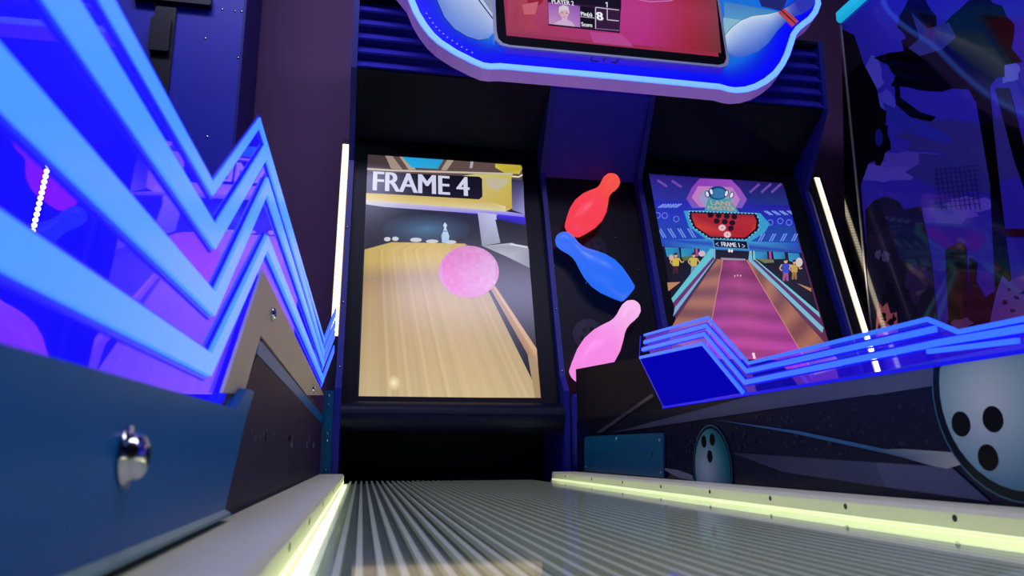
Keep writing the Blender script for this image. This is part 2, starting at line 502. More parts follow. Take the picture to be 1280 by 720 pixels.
# upturned tail of the lines at the cabinet
for k in range(4):
    z0 = lines[k][-1][1] - 0.01
    q = [(-0.117, 2.19, z0), (-0.09, 2.262, z0 + 0.105)]
    w = 0.011
    f = [Vector((q[0][0], q[0][1], q[0][2] + w)), Vector((q[1][0], q[1][1], q[1][2] + w)), Vector((q[1][0], q[1][1], q[1][2] - w)), Vector((q[0][0], q[0][1], q[0][2] - w))]
    b = MB(); b.prism(f, [p + Vector((-0.004, 0.003, 0)) for p in f]); solid(b, 'light_line_tail', BANDF, t)
# jamb at the lane end with screws
b = MB(); b.box(-0.112, -0.086, 2.262, 2.30, 0.0, 0.25); solid(b, 'end_jamb', TEALK, t)
for z in (0.03, 0.11, 0.13, 0.21, 0.235):
    b = MB(); b.dome((-0.099, 2.262, z), (0, -1, 0), 0.004, 0.002, 10, 3); solid(b, 'screw', BOLT, t)

# ================================================================== CENTRE DIVIDER
XR = 0.63
RP = xplane(XR, -1)
t = thing('lane_divider', 'low centre divider printed with bowling balls under blue zigzag acrylic', 'lane divider', (0.8, 1.0, FZ), 'lane dividers with zigzag light lines')
b = MB(); b.xprism([(-0.35, FZ), (2.27, FZ), (2.27, 0.168), (-0.35, 0.168)], XR + 0.002, 0.99); solid(b, 'core', BLACK, t)
# printed side panel
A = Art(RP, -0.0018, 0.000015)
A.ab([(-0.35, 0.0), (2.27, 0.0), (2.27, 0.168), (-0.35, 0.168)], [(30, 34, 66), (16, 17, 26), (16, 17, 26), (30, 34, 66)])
rr = random.Random(5)
for k in range(170):        # dark mottled specks of the print
    y = 0.62 + rr.random() * 1.0; z = 0.07 + rr.random() * 0.06; s = 0.002 + rr.random() * 0.004
    A.ab([(y - s, z), (y, z - s * .6), (y + s, z + s * .2), (y, z + s * .7)], lerp((30, 31, 56), (50, 50, 72), rr.random()))
A.off += A.step
A.poly([(760, 542), (980, 484), (1172, 452), (1168, 482), (980, 509)], [(50, 50, 68), (78, 80, 114), (98, 102, 138), (98, 102, 138), (78, 80, 114)])
A.poly([(1098, 466), (1172, 452), (1168, 482), (1092, 494)], (92, 97, 130))
A.poly([(745, 541), (815, 492), (818, 495), (752, 541)], (62, 60, 72))
A.poly([(915, 566), (980, 570), (1095, 578), (1190, 584), (1238, 627), (1100, 608), (980, 590)], [(52, 55, 72), (64, 68, 94), (72, 76, 104), (80, 84, 112), (88, 92, 120), (74, 78, 106), (62, 66, 92)])
A.poly([(1095, 578), (1190, 584), (1238, 627), (1108, 609)], (88, 92, 120))
A.poly([(890, 524), (1000, 539), (1120, 564), (1180, 575), (1178, 578), (1110, 567), (990, 541)], (60, 104, 150))
A.poly([(1090, 562), (1130, 561), (1200, 566), (1210, 578), (1185, 586), (1165, 582), (1130, 572)], [(60, 90, 130), (120, 126, 130), (178, 180, 168), (190, 192, 178), (170, 172, 160), (140, 146, 150), (90, 110, 140)])
A.poly([(826, 584), (850, 588), (866, 594), (868, 601), (852, 598), (842, 594)], (120, 124, 132))


def printed_ball(cy, cz, r, ring, c_hi, c_lo, holes):
    n = 40
    clip = lambda y, z: (y, max(0.0, min(0.1678, z)))
    def disc(rr_, col): A.ab([clip(cy + rr_ * math.cos(2 * math.pi * k / n), cz + rr_ * math.sin(2 * math.pi * k / n)) for k in range(n)], col)
    disc(r + ring, (62, 112, 136)); disc(r + ring - 0.0016, (18, 26, 38))
    def shade(y, z):
        q = ((y - 0.35 * r) ** 2 + (z + 0.10 * r) ** 2) ** 0.5 / (1.25 * r)
        return lerp(c_hi, c_lo, min(1, q ** 1.4))
    A.up(); rings_ = 9
    for j in range(rings_):
        r0, r1 = r * j / rings_, r * (j + 1) / rings_
        for k in range(n):
            a0_, a1_ = 2 * math.pi * k / n, 2 * math.pi * (k + 1) / n
            q = [(r0 * math.cos(a0_), r0 * math.sin(a0_)), (r1 * math.cos(a0_), r1 * math.sin(a0_)), (r1 * math.cos(a1_), r1 * math.sin(a1_)), (r0 * math.cos(a1_), r0 * math.sin(a1_))]
            if not j: q = q[1:]  if False else [(0, 0)] + q[1:3]
            pts = [clip(cy + y, cz + z) for y, z in q]
            w_ = [RP.w(a, b_, A.off) for a, b_ in pts]; cs = [shade(*p) for p in q]
            ar = sum((pts[i][0] * pts[(i + 1) % len(pts)][1] - pts[(i + 1) % len(pts)][0] * pts[i][1]) for i in range(len(pts)))
            if abs(ar) < 1e-9: continue
            A.mb.face(w_[::-1], cs[::-1])
    for hy, hz, hr in holes:
        A.ab([(cy + hy + hr * math.cos(2 * math.pi * k / 20), cz + hz + hr * math.sin(2 * math.pi * k / 20)) for k in range(20)], (8, 8, 12))
        A.ab([(cy + hy + hr * math.cos(2 * math.pi * k / 20), cz + hz - 0.1 * hr + hr * 0.85 * math.sin(2 * math.pi * k / 20)) for k in range(20)], (14, 16, 20))


BIG = [RP.ab(*p) for p in ((1202, 530), (1242, 524), (1236, 572))]
ly = RP.ab(1179, 520)[0]; lz = RP.ab(1270, 614)[1]
R_ = ly - 0.655; bc = (0.655, lz + R_)
printed_ball(bc[0], bc[1], R_, 0.0115, (222, 226, 222), (34, 104, 124), [(y - bc[0], z - bc[1], 0.0135) for y, z in BIG])
SM = [RP.ab(*p) for p in ((880.5, 552), (891, 549.5), (888, 570.5))]
ya, yb = RP.ab(867, 570)[0], RP.ab(915, 575)[0]; zt = RP.ab(889, 531)[1]
rs = (ya - yb) / 2
printed_ball((ya + yb) / 2, zt - rs, rs - 0.007, 0.007, (170, 180, 180), (18, 92, 100), [(y - (ya + yb) / 2, z - (zt - rs), 0.0115) for y, z in SM])
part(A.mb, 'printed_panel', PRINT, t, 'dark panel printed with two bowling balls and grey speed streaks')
# black sloped end cover behind the acrylic
e = [RP.ab(*p) for p in ((712, 464), (800, 446))]
b = MB(); b.xprism([(2.27, 0.168), (1.56, 0.168), (1.70, e[1][1] + 0.0), (2.27, e[0][1] - 0.0)], XR + 0.004, 0.985); solid(b, 'end_cover', mat('black_end_cover', (34, 27, 36), 0.6, spec=0.05), t)
# teal kick plate with screws and slots
kp = [(731, 548), (733, 545.5), (826, 541), (829, 543), (830, 597), (731, 588)]
KP = xplane(XR - 0.003, -1)
b = MB(); b.slab(KP, [KP.ab(*p) for p in kp], -0.003, 0.001); kpo = solid(b, 'kick_plate', TEALK, t, 'teal riveted kick plate')
for p in ((732, 553), (771, 548), (825, 550), (733, 583), (827, 590)):
    y, z = KP.ab(*p); b = MB(); b.dome((XR - 0.004, y, z), (-1, 0, 0), 0.0035, 0.002, 10, 3); solid(b, 'rivet', BOLT, kpo)
for p in ((738, 567), (752, 567), (759, 567), (775, 567.5), (816, 568)):
    y, z = KP.ab(*p); b = MB(); b.lathe((XR - 0.0038, y, z), (-1, 0, 0), [(0, 0.005), (0.0006, 0.005)], 12); solid(b, 'slot', SLOTM, kpo)
# acrylic and zigzag light lines
RPX = [
    [(806, 419), (886, 397), (937, 454), (1161, 399), (1200, 415), (1280, 399)],
    [(806, 428), (884, 407), (935, 464), (1172, 411)],
    [(804, 437), (882, 417.5), (933, 478), (1180, 427.5), (1280, 411)],
    [(801.5, 447), (880, 429.5), (931, 491)],
    [(1163, 439.5), (1276, 426)],
]
def ext(pts): 
    (y0, z0), (y1, z1) = pts[-2], pts[-1]
    return pts + [(0.1, z1 + (z1 - z0) / (y1 - y0) * (0.1 - y1) * 0.3)]
sh = ext([RP.ab(*p) for p in RPX[0]]); a0 = RP.ab(831, 510)
sheet = sh + [(0.1, 0.170), (a0[0], 0.170)]
b = MB(); b.face([(XR, y, z) for y, z in sheet]); fixn(part(b, 'acrylic_sheet', ACRYR, t, 'blue lit acrylic sheet'))
for k, px in enumerate(RPX):
    pts = [RP.ab(*p) for p in px]
    if k in (0, 2): pts = ext(pts)
    hw = (0.0026, 0.0036, 0.0036, 0.003, 0.0026)[k]
    b = MB(); b.band(pts, hw, XR - 0.0006, XR - 0.003 - 0.0006 * k); o = solid(b, 'light_line', BANDF, t)
    if k in (1, 2):
        for s_ in (1, -1):
            b = MB(); b.band([(y, z + s_ * (hw + 0.0016)) for y, z in pts], 0.0011, XR - 0.0004, XR - 0.0012); solid(b, 'step_edge', OUTL, o)
b = MB(); p0, p1 = RP.ab(801.5, 420), RP.ab(831, 510); p2 = RP.ab(800, 447)
b.band([p0, p2, p1], 0.0013, XR - 0.0005, XR - 0.0022); solid(b, 'sheet_edge', OUTL, t)
ep = [RP.ab(*p) for p in ((802, 449), (879, 432), (929, 491), (832, 508))]
b = MB(); b.slab(RP, ep, -0.002, 0.0004); solid(b, 'end_plate', mat('blue_lit_end_plate', (3, 3, 40), 0.7, spec=0.0, emit=(6, 3, 190), es=0.8), t, 'plain blue lit end plate')
b = MB(); b.box(XR - 0.002, XR + 0.006, 0.05, 1.57, 0.1665, 0.171); solid(b, 'sheet_foot', OUTL, t)

# ================================================================== CABINETS
DX = 1.055
XL0, XL1, XR0, XR1 = -0.085, -0.066, 0.600, 0.617
def side_profile(off=0.035):
    f = lambda s: (2.35 + SN * s - CS * off, 0.2406 + CS * s + SN * off)
    return [(2.285, 0.0), (2.285, 0.26), f(0.06), f(0.862), (2.40, 1.335), (2.40, 1.615), (2.86, 1.615), (2.86, FZ), (2.285, FZ)]


def rect(P, a0, a1, b0, b1): return [(a0, b0), (a1, b0), (a1, b1), (a0, b1)]


def cabinet(dx, label, art, right):
    t = thing('bowling_cabinet', label, 'arcade cabinet', (0.27 + dx, 2.55, FZ), 'black lane screen cabinets')
    for x0, x1 in ((XL0, XL1), (XR0, XR1)):
        b = MB(); b.xprism(side_profile(), x0 + dx, x1 + dx); sp = solid(b, 'side_panel', NAVY, t)
        for s in (0.08, 0.30, 0.58):
            y, z = SCR.w(0, s, 0.037)[1:]
            b = MB(); b.dome(((x0 + x1) / 2 + dx, y, z), SCR.n, 0.003, 0.002, 8, 3); solid(b, 'screw', BOLT, sp)
    b = MB(); b.slab(SCR, rect(SCR, XL1 + dx, XR0 + dx, -0.03, 0.99), -0.03, -0.004); solid(b, 'screen_board', BLACKG, t)
    # bezel frame round the screen
    sx0, sx1, sb0, sb1 = -0.020 + dx, 0.541 + dx, -0.001, 0.920
    b = MB()
    for r in ((XL1 + dx, sx0, -0.03, 0.99), (sx1, XR0 + dx, -0.03, 0.99), (sx0, sx1, sb1, 0.99), (sx0, sx1, -0.03, sb0)):
        b.slab(SCR, rect(SCR, *r), -0.004, 0.006)
    solid(b, 'bezel', BLACKG, t)
    part(art.mb, 'screen', SCREEN, t, 'lit portrait screen')
    # hood
    w0, w1 = SCR.w(0, 0.985, 0.01), None
    b = MB(); b.xprism([(w0[1], w0[2]), (2.405, 1.332), (2.43, 1.352), (w0[1] + 0.03, w0[2] + 0.03)], XL1 + dx, XR0 + dx); solid(b, 'hood', BLACK, t)
    # louvred header
    b = MB(); b.box(XL1 + dx, XR0 + dx, 2.44, 2.85, 1.345, 1.60); solid(b, 'header_box', HEADB, t)
    for k in range(5):
        z = 1.345 + k * 0.052
        b = MB(); b.xprism([(2.404, z), (2.412, z - 0.004), (2.442, z + 0.036), (2.436, z + 0.04)], XL1 + dx, XR0 + dx); solid(b, 'louvre', HEADB, t)
    b = MB(); b.box(XL1 + dx, XR0 + dx, 2.402, 2.86, 1.600, 1.613); solid(b, 'top_board', BLACK, t)
    b = MB(); b.box(XL1 + dx, XR0 + dx, 2.84, 2.86, FZ, 1.60); solid(b, 'back_board', BLACK, t)
    # rolled lip and ball pit
    prof = [(2.335, 0.226)] + [(2.326 + 0.046 * math.cos(a), 0.180 + 0.045 * math.sin(a)) for a in [math.pi / 2 + math.pi * k / 14 for k in range(15)]] + [(2.36, 0.135), (2.36, 0.226)]
    b = MB(); b.xprism(prof, XL1 + dx, XR0 + dx); o = solid(b, 'lip', BLACK, t, 'rolled black lip under the screen')
    b = MB(); b.box(XL1 + dx, XR0 + dx, 2.56, 2.58, FZ, 0.30); b.box(XL1 + dx, XR0 + dx, 2.268, 2.56, FZ, -0.012); solid(b, 'ball_pit', PIT, t)
    # light strip on the outer wing
    a0, a1 = (-0.112, -0.085) if not right else (1.675, 1.785)
    b = MB(); b.slab(SCR, rect(SCR, a0, a1, -0.02, 0.99), -0.06, -0.005); solid(b, 'wing', BLACK, t)
    if right:
        b = MB(); b.slab(SCR, [(1.674, 0.86), (1.680, 0.80), (1.674, 0.15), (1.668, 0.15)], 0.02, 0.036); solid(b, 'wing_trim', TRIMM, t)
    cx = -0.0985 if not right else 1.7575
    s0, s1 = 0.20, 0.962
    if right: s0 = 0.02
    b = MB(); b.slab(SCR, rect(SCR, cx - 0.012, cx + 0.012, s0, s1), -0.005, -0.002); ls = solid(b, 'light_strip', CARRIER, t, 'vertical warm white light strip')
    b = MB(); n = int((s1 - s0) / 0.0125)
    for k in range(n):
        s = s0 + (k + 0.5) * (s1 - s0) / n
        b.slab(SCR, rect(SCR, cx - 0.008, cx + 0.008, s - 0.004, s + 0.004), -0.002, 0.0)
    o = solid(b, 'diodes', DIODE, ls); o['kind'] = 'stuff'
    return t


# ---- picture on the left screen ---------------------------------------------------------------
c1 = lambda x, y: (430 + x / 2.18, 180 + y / 2.18)
A = Art(SCR, 0.0, 0.00005, c1)
A.ab([(-0.02, 0), (0.541, 0), (0.541, 0.92), (-0.02, 0.92)], (24, 26, 40))
A.poly([(66, 28), (485, 58), (486, 100), (64, 80)], (92, 74, 72))
A.poly([(64, 28), (110, 31), (135, 68), (64, 62)], (70, 54, 58))
A.poly([(112, 31), (132, 33), (160, 70), (128, 67)], (160, 140, 128))
A.poly([(150, 33), (172, 36), (196, 70), (176, 70)], (178, 158, 132))
A.poly([(156, 33), (272, 41), (256, 68), (184, 64)], [(30, 160, 215), (40, 150, 210), (50, 160, 200), (40, 170, 225)])
A.poly([(282, 42), (300, 43), (280, 72), (264, 71)], (170, 150, 135))
A.poly([(345, 46), (353, 47), (350, 66), (342, 66)], (170, 165, 165))
A.poly([(412, 54), (480, 58), (486, 66), (478, 82), (440, 80), (412, 64)], [(200, 180, 60), (190, 172, 50), (180, 165, 50), (205, 190, 70), (190, 172, 60), (215, 200, 100)])
A.line([(455, 88), (476, 90), (486, 84)], 4, (225, 220, 190))
A.line([(62, 68), (128, 72), (260, 76), (460, 82)], 5, (196, 184, 168))
A.poly([(355, 82), (456, 84), (458, 176), (440, 184), (60, 152), (60, 130)], [(200, 190, 120), (196, 182, 90), (196, 166, 62), (214, 200, 140), (216, 200, 120), (200, 180, 80)])
A.poly([(385, 92), (450, 95), (440, 112), (415, 128), (390, 116)], (190, 180, 150))
A.poly([(60, 134), (380, 154), (440, 170), (440, 184), (60, 154)], [(206, 176, 84), (200, 170, 90), (222, 208, 150), (214, 202, 150), (220, 196, 90)])
A.poly([(60, 152), (440, 184), (492, 192), (492, 206), (360, 190), (110, 172), (60, 165)], [(214, 206, 190), (190, 190, 220), (150, 140, 230), (90, 60, 230), (130, 120, 230), (180, 180, 214), (200, 200, 205)])
A.poly([(458, 96), (488, 100), (492, 192), (458, 180)], [(40, 38, 72), (52, 50, 90), (150, 150, 205), (110, 110, 160)])
A.poly([(180, 182), (364, 190), (366, 200), (260, 194)], (40, 24, 215))
A.poly([(418, 192), (493, 200), (495, 222), (418, 206)], [(60, 40, 235), (54, 30, 240), (20, 16, 140), (20, 16, 140)])
# dark alley back
A.poly([(62, 166), (108, 172), (364, 192), (372, 282), (60, 280)], [(16, 20, 34), (22, 32, 48), (18, 20, 50), (12, 14, 22), (12, 14, 22)])
A.glow(225, 232, 120, 42, (70, 110, 146), (24, 34, 52))
A.poly([(364, 186), (414, 192), (426, 270), (376, 278)], [(170, 172, 212), (190, 192, 230), (150, 154, 170), (140, 144, 160)])
A.poly([(412, 206), (496, 222), (502, 274), (426, 270)], (10, 11, 18))
A.poly([(376, 278), (456, 270), (503, 284), (506, 338), (440, 306)], [(150, 152, 160), (176, 178, 186), (140, 144, 156), (120, 124, 140), (170, 172, 180)])
A.line([(452, 273), (500, 282)], 5, (206, 206, 208))
A.poly([(372, 278), (440, 306), (506, 338), (530, 600), (400, 390)], (26, 24, 30))
rr = random.Random(3)
tint = [0.975 + 0.05 * rr.random() for _ in range(46)]
def wood(u, v, k):
    base = lerp((196, 168, 92), (190, 160, 104), min(1, v * 3)) if v < 0.33 else lerp((186, 156, 108), (206, 182, 138), (v - 0.33) / 0.67)
    if v < 0.10: base = (206, 176, 90)
    elif v < 0.2: base = lerp((206, 176, 90), (170, 140, 96), (v - 0.1) / 0.1)
    elif v < 0.35: base = lerp((170, 140, 96), (188, 158, 108), (v - 0.2) / 0.15)
    g = tint[k] * (1.0 if v > 0.2 else 0.99)
    if k % 5 == 2: g *= 1.035
    e = 1 - 0.10 * abs(u - 0.55)
    return tuple(min(255, x * g * e) for x in base)
Lw = pol([(56, 285), (40, 690)], 24); Rw = pol([(330, 272), (536, 692)], 24)
Lw[0] = (130, 268); Lw[1] = (56, 288)
A.strip(Lw, Rw, wood, 46)
A.poly([(328, 272), (340, 278), (526, 560), (528, 600), (500, 574)], [(160, 130, 100), (150, 112, 84), (196, 160, 120), (180, 140, 100), (160, 116, 84)])
A.poly([(400, 380), (412, 392), (522, 556), (524, 580)], (206, 164, 120))
A.poly([(500, 574), (528, 600), (536, 692), (520, 692)], (170, 140, 104))
for x, y, rx, ry in ((118, 260, 9, 6), (140, 259, 9, 6), (196, 262, 16, 6), (240, 266, 17, 5), (290, 268, 16, 5)):
    A.ell(x, y, rx, ry, (196, 200, 206))
A.poly([(267, 270), (265, 250), (270, 238), (273, 230), (270, 222), (275, 214), (281, 222), (278, 230), (282, 238), (287, 252), (284, 270)], [(150, 190, 220)] * 3 + [(200, 215, 230)] * 5 + [(170, 200, 225)] * 3)
A.line([(270, 238), (282, 239)], 2.5, (60, 110, 160))
# pink mosaic ball
A.ell(340, 349, 82, 71, (206, 130, 190), 40)
A.up()
for j in range(14):
    for i in range(15):
        x0, x1 = -1 + 2 * i / 15, -1 + 2 * (i + 1) / 15; y0, y1 = -1 + 2 * j / 14, -1 + 2 * (j + 1) / 14
        if max(x0 * x0, x1 * x1) + max(y0 * y0, y1 * y1) > 0.96: continue
        bl = lambda x: x * (1 + 0.08 * (1 - x * x))
        pts = [(340 + 82 * bl(a), 349 + 71 * bl(b_)) for a, b_ in ((x0, y0), (x1, y0), (x1, y1), (x0, y1))]
        u = (x0 + 1) / 2; q = rr.random()
        col = lerp((214, 96, 178), (208, 160, 206), min(1, max(0, u * 1.2 - 0.15)))
        col = lerp(col, (222, 80, 160) if q < .3 else (226, 176, 218), 0.22 * rr.random())
        A.poly(pts, col); A.off -= A.step
A.off += A.step * 2
A.glow(136, 652, 20, 22, (250, 236, 196), (200, 174, 126))
# caption
A.poly([(62, 76), (368, 90), (376, 96), (377, 144), (368, 152), (60, 134)], (14, 14, 26))
p0 = SCR.ab(467.5, 216); p1 = SCR.ab(586, 246)
A.text('FRAME 4', SCR.ab(467.5, 216)[0], SCR.ab(586, 240)[0], SCR.ab(470, 238.5)[1], SCR.ab(470, 214.5)[1], (206, 208, 232), 0.03)
ART1 = A

# ---- picture on the right screen ---------------------------------------------------------------
c2 = lambda x, y: (800 + x / 2.771, 210 + y / 2.771)
A = Art(SCR, 0.0, 0.00005, c2)
A.ab([(-0.02 + DX, 0), (0.541 + DX, 0), (0.541 + DX, 0.92), (-0.02 + DX, 0.92)], [(96, 40, 70), (110, 50, 70), (34, 22, 96), (34, 26, 112)])
A.poly([(32, 28), (500, 52), (560, 300), (75, 270)], [(44, 30, 130), (34, 22, 90), (30, 80, 180), (30, 70, 190)])
A.poly([(45, 110), (520, 130), (540, 200), (60, 190)], [(34, 40, 176), (36, 30, 150), (34, 50, 180), (30, 60, 190)])
for x in (60, 110, 380, 420, 455):
    A.line([(x, 40 + x * .04), (x + 34, 62 + x * .04)] if x < 200 else [(x + 34, 55), (x, 85)], 8, (108, 70, 170))
for k in range(4):
    for y, sg in ((135, -1), (240, -1)):
        x = 62 + k * 18 if y == 135 else 62 + k * 34
        d = 1 if y == 135 else -1
        for e in (0, 8):
            A.line([(x + e, y + (3 if d > 0 else -30)), (x + e + 20, y - 10 * d + (0 if d > 0 else -8))], 3.5, (120, 150, 235))
            xr = (430 + k * 26 if y == 135 else 410 + k * 38)
            A.line([(xr + e + 22, y + 28), (xr + e, y + 14)] if y == 135 else [(xr + e + 14, y - 12), (xr + e, y + 14)], 3.5, (120, 150, 235))
for x, y in ((60, 165), (85, 166), (125, 178), (450, 190), (485, 185), (515, 190)):
    A.ell(x, y, 11, 11, (96, 120, 220), 14); A.ell(x, y, 8, 8, (38, 48, 176), 14)
# sign
A.poly([(205, 38), (315, 42), (345, 72), (370, 110), (352, 140), (180, 140), (160, 108), (178, 70)], [(140, 60, 180), (150, 70, 190), (150, 80, 180), (130, 80, 180), (120, 90, 190), (110, 90, 190), (130, 70, 180), (140, 60, 180)])
A.poly([(200, 64), (318, 68), (345, 110), (330, 140), (205, 136), (178, 104)], (186, 122, 188))
A.poly([(220, 76), (308, 80), (325, 118), (308, 140), (222, 134), (202, 106)], (150, 150, 196))
A.poly([(236, 104), (310, 108), (332, 142), (345, 158), (222, 150), (228, 130)], (70, 152, 168))
A.ell(268, 88, 34, 24, (22, 60, 120)); A.ell(270, 90, 28, 18, (52, 116, 168))
for x, y in ((232, 92), (246, 84), (298, 90), (316, 96)): A.ell(x, y, 8, 13, (20, 40, 80), 14, 0.3 if x > 270 else -0.3); A.ell(x, y, 5, 10, (216, 220, 236), 14, 0.3 if x > 270 else -0.3)
def tx(body, x0, x1, yb, yt, col, bold=0.01): A.text(body, SCR.ab(*c2(x0, yb))[0], SCR.ab(*c2(x1, yb))[0], SCR.ab(*c2((x0 + x1) / 2, yb))[1], SCR.ab(*c2((x0 + x1) / 2, yt))[1], col, bold)
tx('LANE', 246, 318, 131, 116, (206, 156, 128), 0.02); tx('MASTER', 236, 330, 148, 135, (206, 160, 140), 0.02)
A.poly([(150, 150), (232, 148), (350, 156), (415, 158), (448, 196), (430, 226), (372, 262), (236, 254), (168, 206)], (56, 150, 200))
oc = [(170, 152), (400, 160), (412, 184), (408, 216), (366, 250), (240, 246), (184, 208), (168, 172)]
A.poly(oc, (20, 16, 28))
A.poly([(178, 158), (392, 165), (402, 186), (398, 212), (362, 243), (243, 239), (192, 205), (178, 174)], [(150, 34, 50), (150, 30, 46), (180, 44, 50), (206, 60, 56), (170, 30, 40), (160, 28, 38), (206, 60, 50), (170, 44, 50)])
for a, b_ in zip(oc, oc[1:] + oc[:1]):
    n = max(2, int(math.hypot(b_[0] - a[0], b_[1] - a[1]) / 12))
    for k in range(n):
        A.ell(a[0] + (b_[0] - a[0]) * k / n, a[1] + (b_[1] - a[1]) * k / n, 2.6, 2.6, (150, 190, 220), 8); A.off -= A.step
A.off += A.step
for x, y in ((243, 165), (271, 167), (299, 169), (325, 171), (264, 186), (292, 188), (318, 192), (313, 211)): A.ell(x, y, 10.5, 9.5, (34, 6, 14), 16)
for x, y in ((283, 209), (301, 233)): A.ell(x, y, 12.5, 11, (220, 190, 190), 18); A.ell(x, y, 3, 3, (170, 110, 120), 10)
# cyan beam and caption
A.poly([(70, 250), (250, 248), (372, 256), (545, 262), (552, 292), (378, 290), (250, 284), (78, 274)], [(40, 70, 190), (64, 150, 205), (60, 150, 205), (36, 80, 190), (44, 60, 160), (50, 130, 190), (56, 140, 200), (44, 64, 170)])
A.poly([(76, 274), (250, 284), (262, 322), (110, 520), (90, 420)], (22, 18, 36))
A.poly([(378, 288), (556, 296), (632, 560), (372, 322)], (22, 18, 34))
for q in ([(84, 276), (132, 278), (138, 312), (92, 310)], [(140, 279), (186, 281), (188, 308), (142, 310)], [(204, 282), (242, 284), (242, 304), (206, 306)], [(390, 290), (438, 292), (440, 318), (398, 316)], [(458, 292), (498, 294), (502, 318), (462, 318)], [(510, 296), (548, 298), (560, 336), (514, 324)]):
    A.poly(q, [(46, 140, 190), (40, 120, 180), (36, 100, 150), (50, 150, 190)])
A.poly([(190, 281), (198, 281), (200, 308), (192, 309)], (170, 70, 150)); A.poly([(444, 292), (452, 292), (454, 318), (446, 318)], (170, 70, 150))
A.poly([(140, 310), (186, 306), (188, 320), (150, 324)], (84, 110, 60)); A.poly([(400, 316), (460, 320), (462, 330), (430, 332)], (110, 120, 70))
# onlookers on the picture
def fig(x, y, s, shirt, legs, skin=(206, 160, 130)):
    A.poly([(x - 8 * s, y + 34 * s), (x + 8 * s, y + 34 * s), (x + 9 * s, y + 62 * s), (x + 2 * s, y + 62 * s), (x, y + 44 * s), (x - 3 * s, y + 62 * s), (x - 10 * s, y + 62 * s)], legs)
    A.poly([(x - 12 * s, y + 8 * s), (x + 12 * s, y + 8 * s), (x + 11 * s, y + 36 * s), (x - 11 * s, y + 36 * s)], shirt)
    A.line([(x - 12 * s, y + 10 * s), (x - 19 * s, y + 22 * s), (x - 12 * s, y + 30 * s)], 4 * s, skin)
    A.line([(x + 12 * s, y + 10 * s), (x + 20 * s, y + 24 * s), (x + 28 * s, y + 20 * s)], 4 * s, skin)
    A.ell(x, y, 6 * s, 7 * s, skin, 14); A.poly([(x - 7 * s, y - 1 * s), (x - 6 * s, y - 8 * s), (x, y - 10 * s), (x + 6 * s, y - 8 * s), (x + 6 * s, y - 3 * s)], (50, 34, 34))
fig(122, 306, 1.0, (200, 178, 70), (70, 30, 44)); fig(184, 306, 1.0, (196, 176, 74), (110, 140, 170))
fig(502, 326, 1.1, (50, 70, 190), (150, 80, 140)); fig(532, 330, 0.95, (190, 156, 70), (150, 110, 60))
A.poly([(92, 400), (138, 398), (96, 430)], (180, 130, 90)); A.poly([(540, 402), (590, 420), (590, 432)], (180, 130, 90))
A.ell(212, 300, 12, 10, (206, 180, 190)); A.ell(106, 314, 8, 10, (206, 170, 150)); A.ell(548, 330, 12, 16, (206, 190, 190))
# lane
A.poly([(262, 318), (374, 322), (640, 640), (640, 720), (100, 720), (118, 530)], (96, 60, 56))
def gut(u, v, k): return lerp((120, 72, 74), (178, 118, 90), (0.5 + 0.5 * math.sin(v * 26 + u * 2)) * 0.8)
A.strip(pol([(266, 318), (122, 528), (80, 600)], 20), pol([(284, 322), (240, 560), (220, 640)], 20), gut, 2)
A.strip(pol([(366, 322), (560, 650), (600, 720)], 20), pol([(380, 322), (640, 612), (700, 690)], 20), gut, 2)
def pink(u, v, k):
    c = lerp((120, 44, 92), (164, 62, 148), min(1, v * 1.3))
    s = 1 + 0.12 * math.sin(v * 34 + 0.6 * math.sin(u * 5))
    return tuple(x * s for x in lerp(c, (190, 80, 130), 0.35 * max(0, 1 - abs(u - 0.5) * 2.2)))
A.strip(pol([(284, 322), (216, 690)], 26), pol([(364, 322), (590, 700)], 26), pink, 8)
A.line([(284, 322), (240, 560), (216, 690)], 2.4, (214, 130, 120)); A.line([(366, 322), (560, 650), (590, 700)], 2.4, (214, 130, 120))
A.poly([(252, 286), (376, 292), (380, 322), (250, 318)], (26, 22, 34)); A.poly([(276, 314), (362, 318), (362, 324), (280, 322)], (150, 140, 150))
A.ell(306, 290, 4, 6, (226, 226, 230), 10); A.ell(315, 291, 4, 6, (226, 226, 230), 10)
for p, q, cc in (([(248, 284), (258, 284), (258, 318), (112, 518), (118, 486)], 0, (120, 170, 200)), ([(240, 284), (248, 284), (250, 312), (112, 470), (106, 456)], 0, (96, 190, 206)), ([(376, 290), (384, 290), (386, 322), (632, 556), (628, 574), (372, 324)], 0, (120, 180, 206)), ([(388, 290), (394, 291), (396, 318), (616, 504), (620, 522), (388, 322)], 0, (110, 190, 206))):
    A.poly(p, cc)
A.poly([(250, 312), (256, 318), (118, 486), (112, 470)], (110, 40, 110)); A.poly([(386, 322), (396, 322), (620, 522), (626, 548)], (96, 40, 100))
for y, x in ((376, 335), (378, 325), (377, 345)): A.ell(x, y, 2.5, 4, (220, 150, 190), 8)
A.poly([(246, 248), (370, 256), (376, 288), (252, 280)], (70, 140, 190)); A.poly([(252, 252), (366, 259), (371, 284), (256, 277)], (10, 12, 30))
tx('FRAME 1', 281, 342, 277, 262, (214, 218, 236), 0.025); tx('<', 260, 270, 274, 262, (160, 170, 230), 0.02); tx('>', 352, 362, 281, 268, (160, 170, 230), 0.02)
tx('1', 389, 397, 664, 644, (236, 220, 236), 0.02)
ART2 = A

cabinet(0.0, 'black cabinet whose screen reads FRAME 4 over a wooden lane and pink ball', ART1, False)
cabinet(DX, 'black cabinet at right whose screen shows a purple lane under a neon sign', ART2, True)

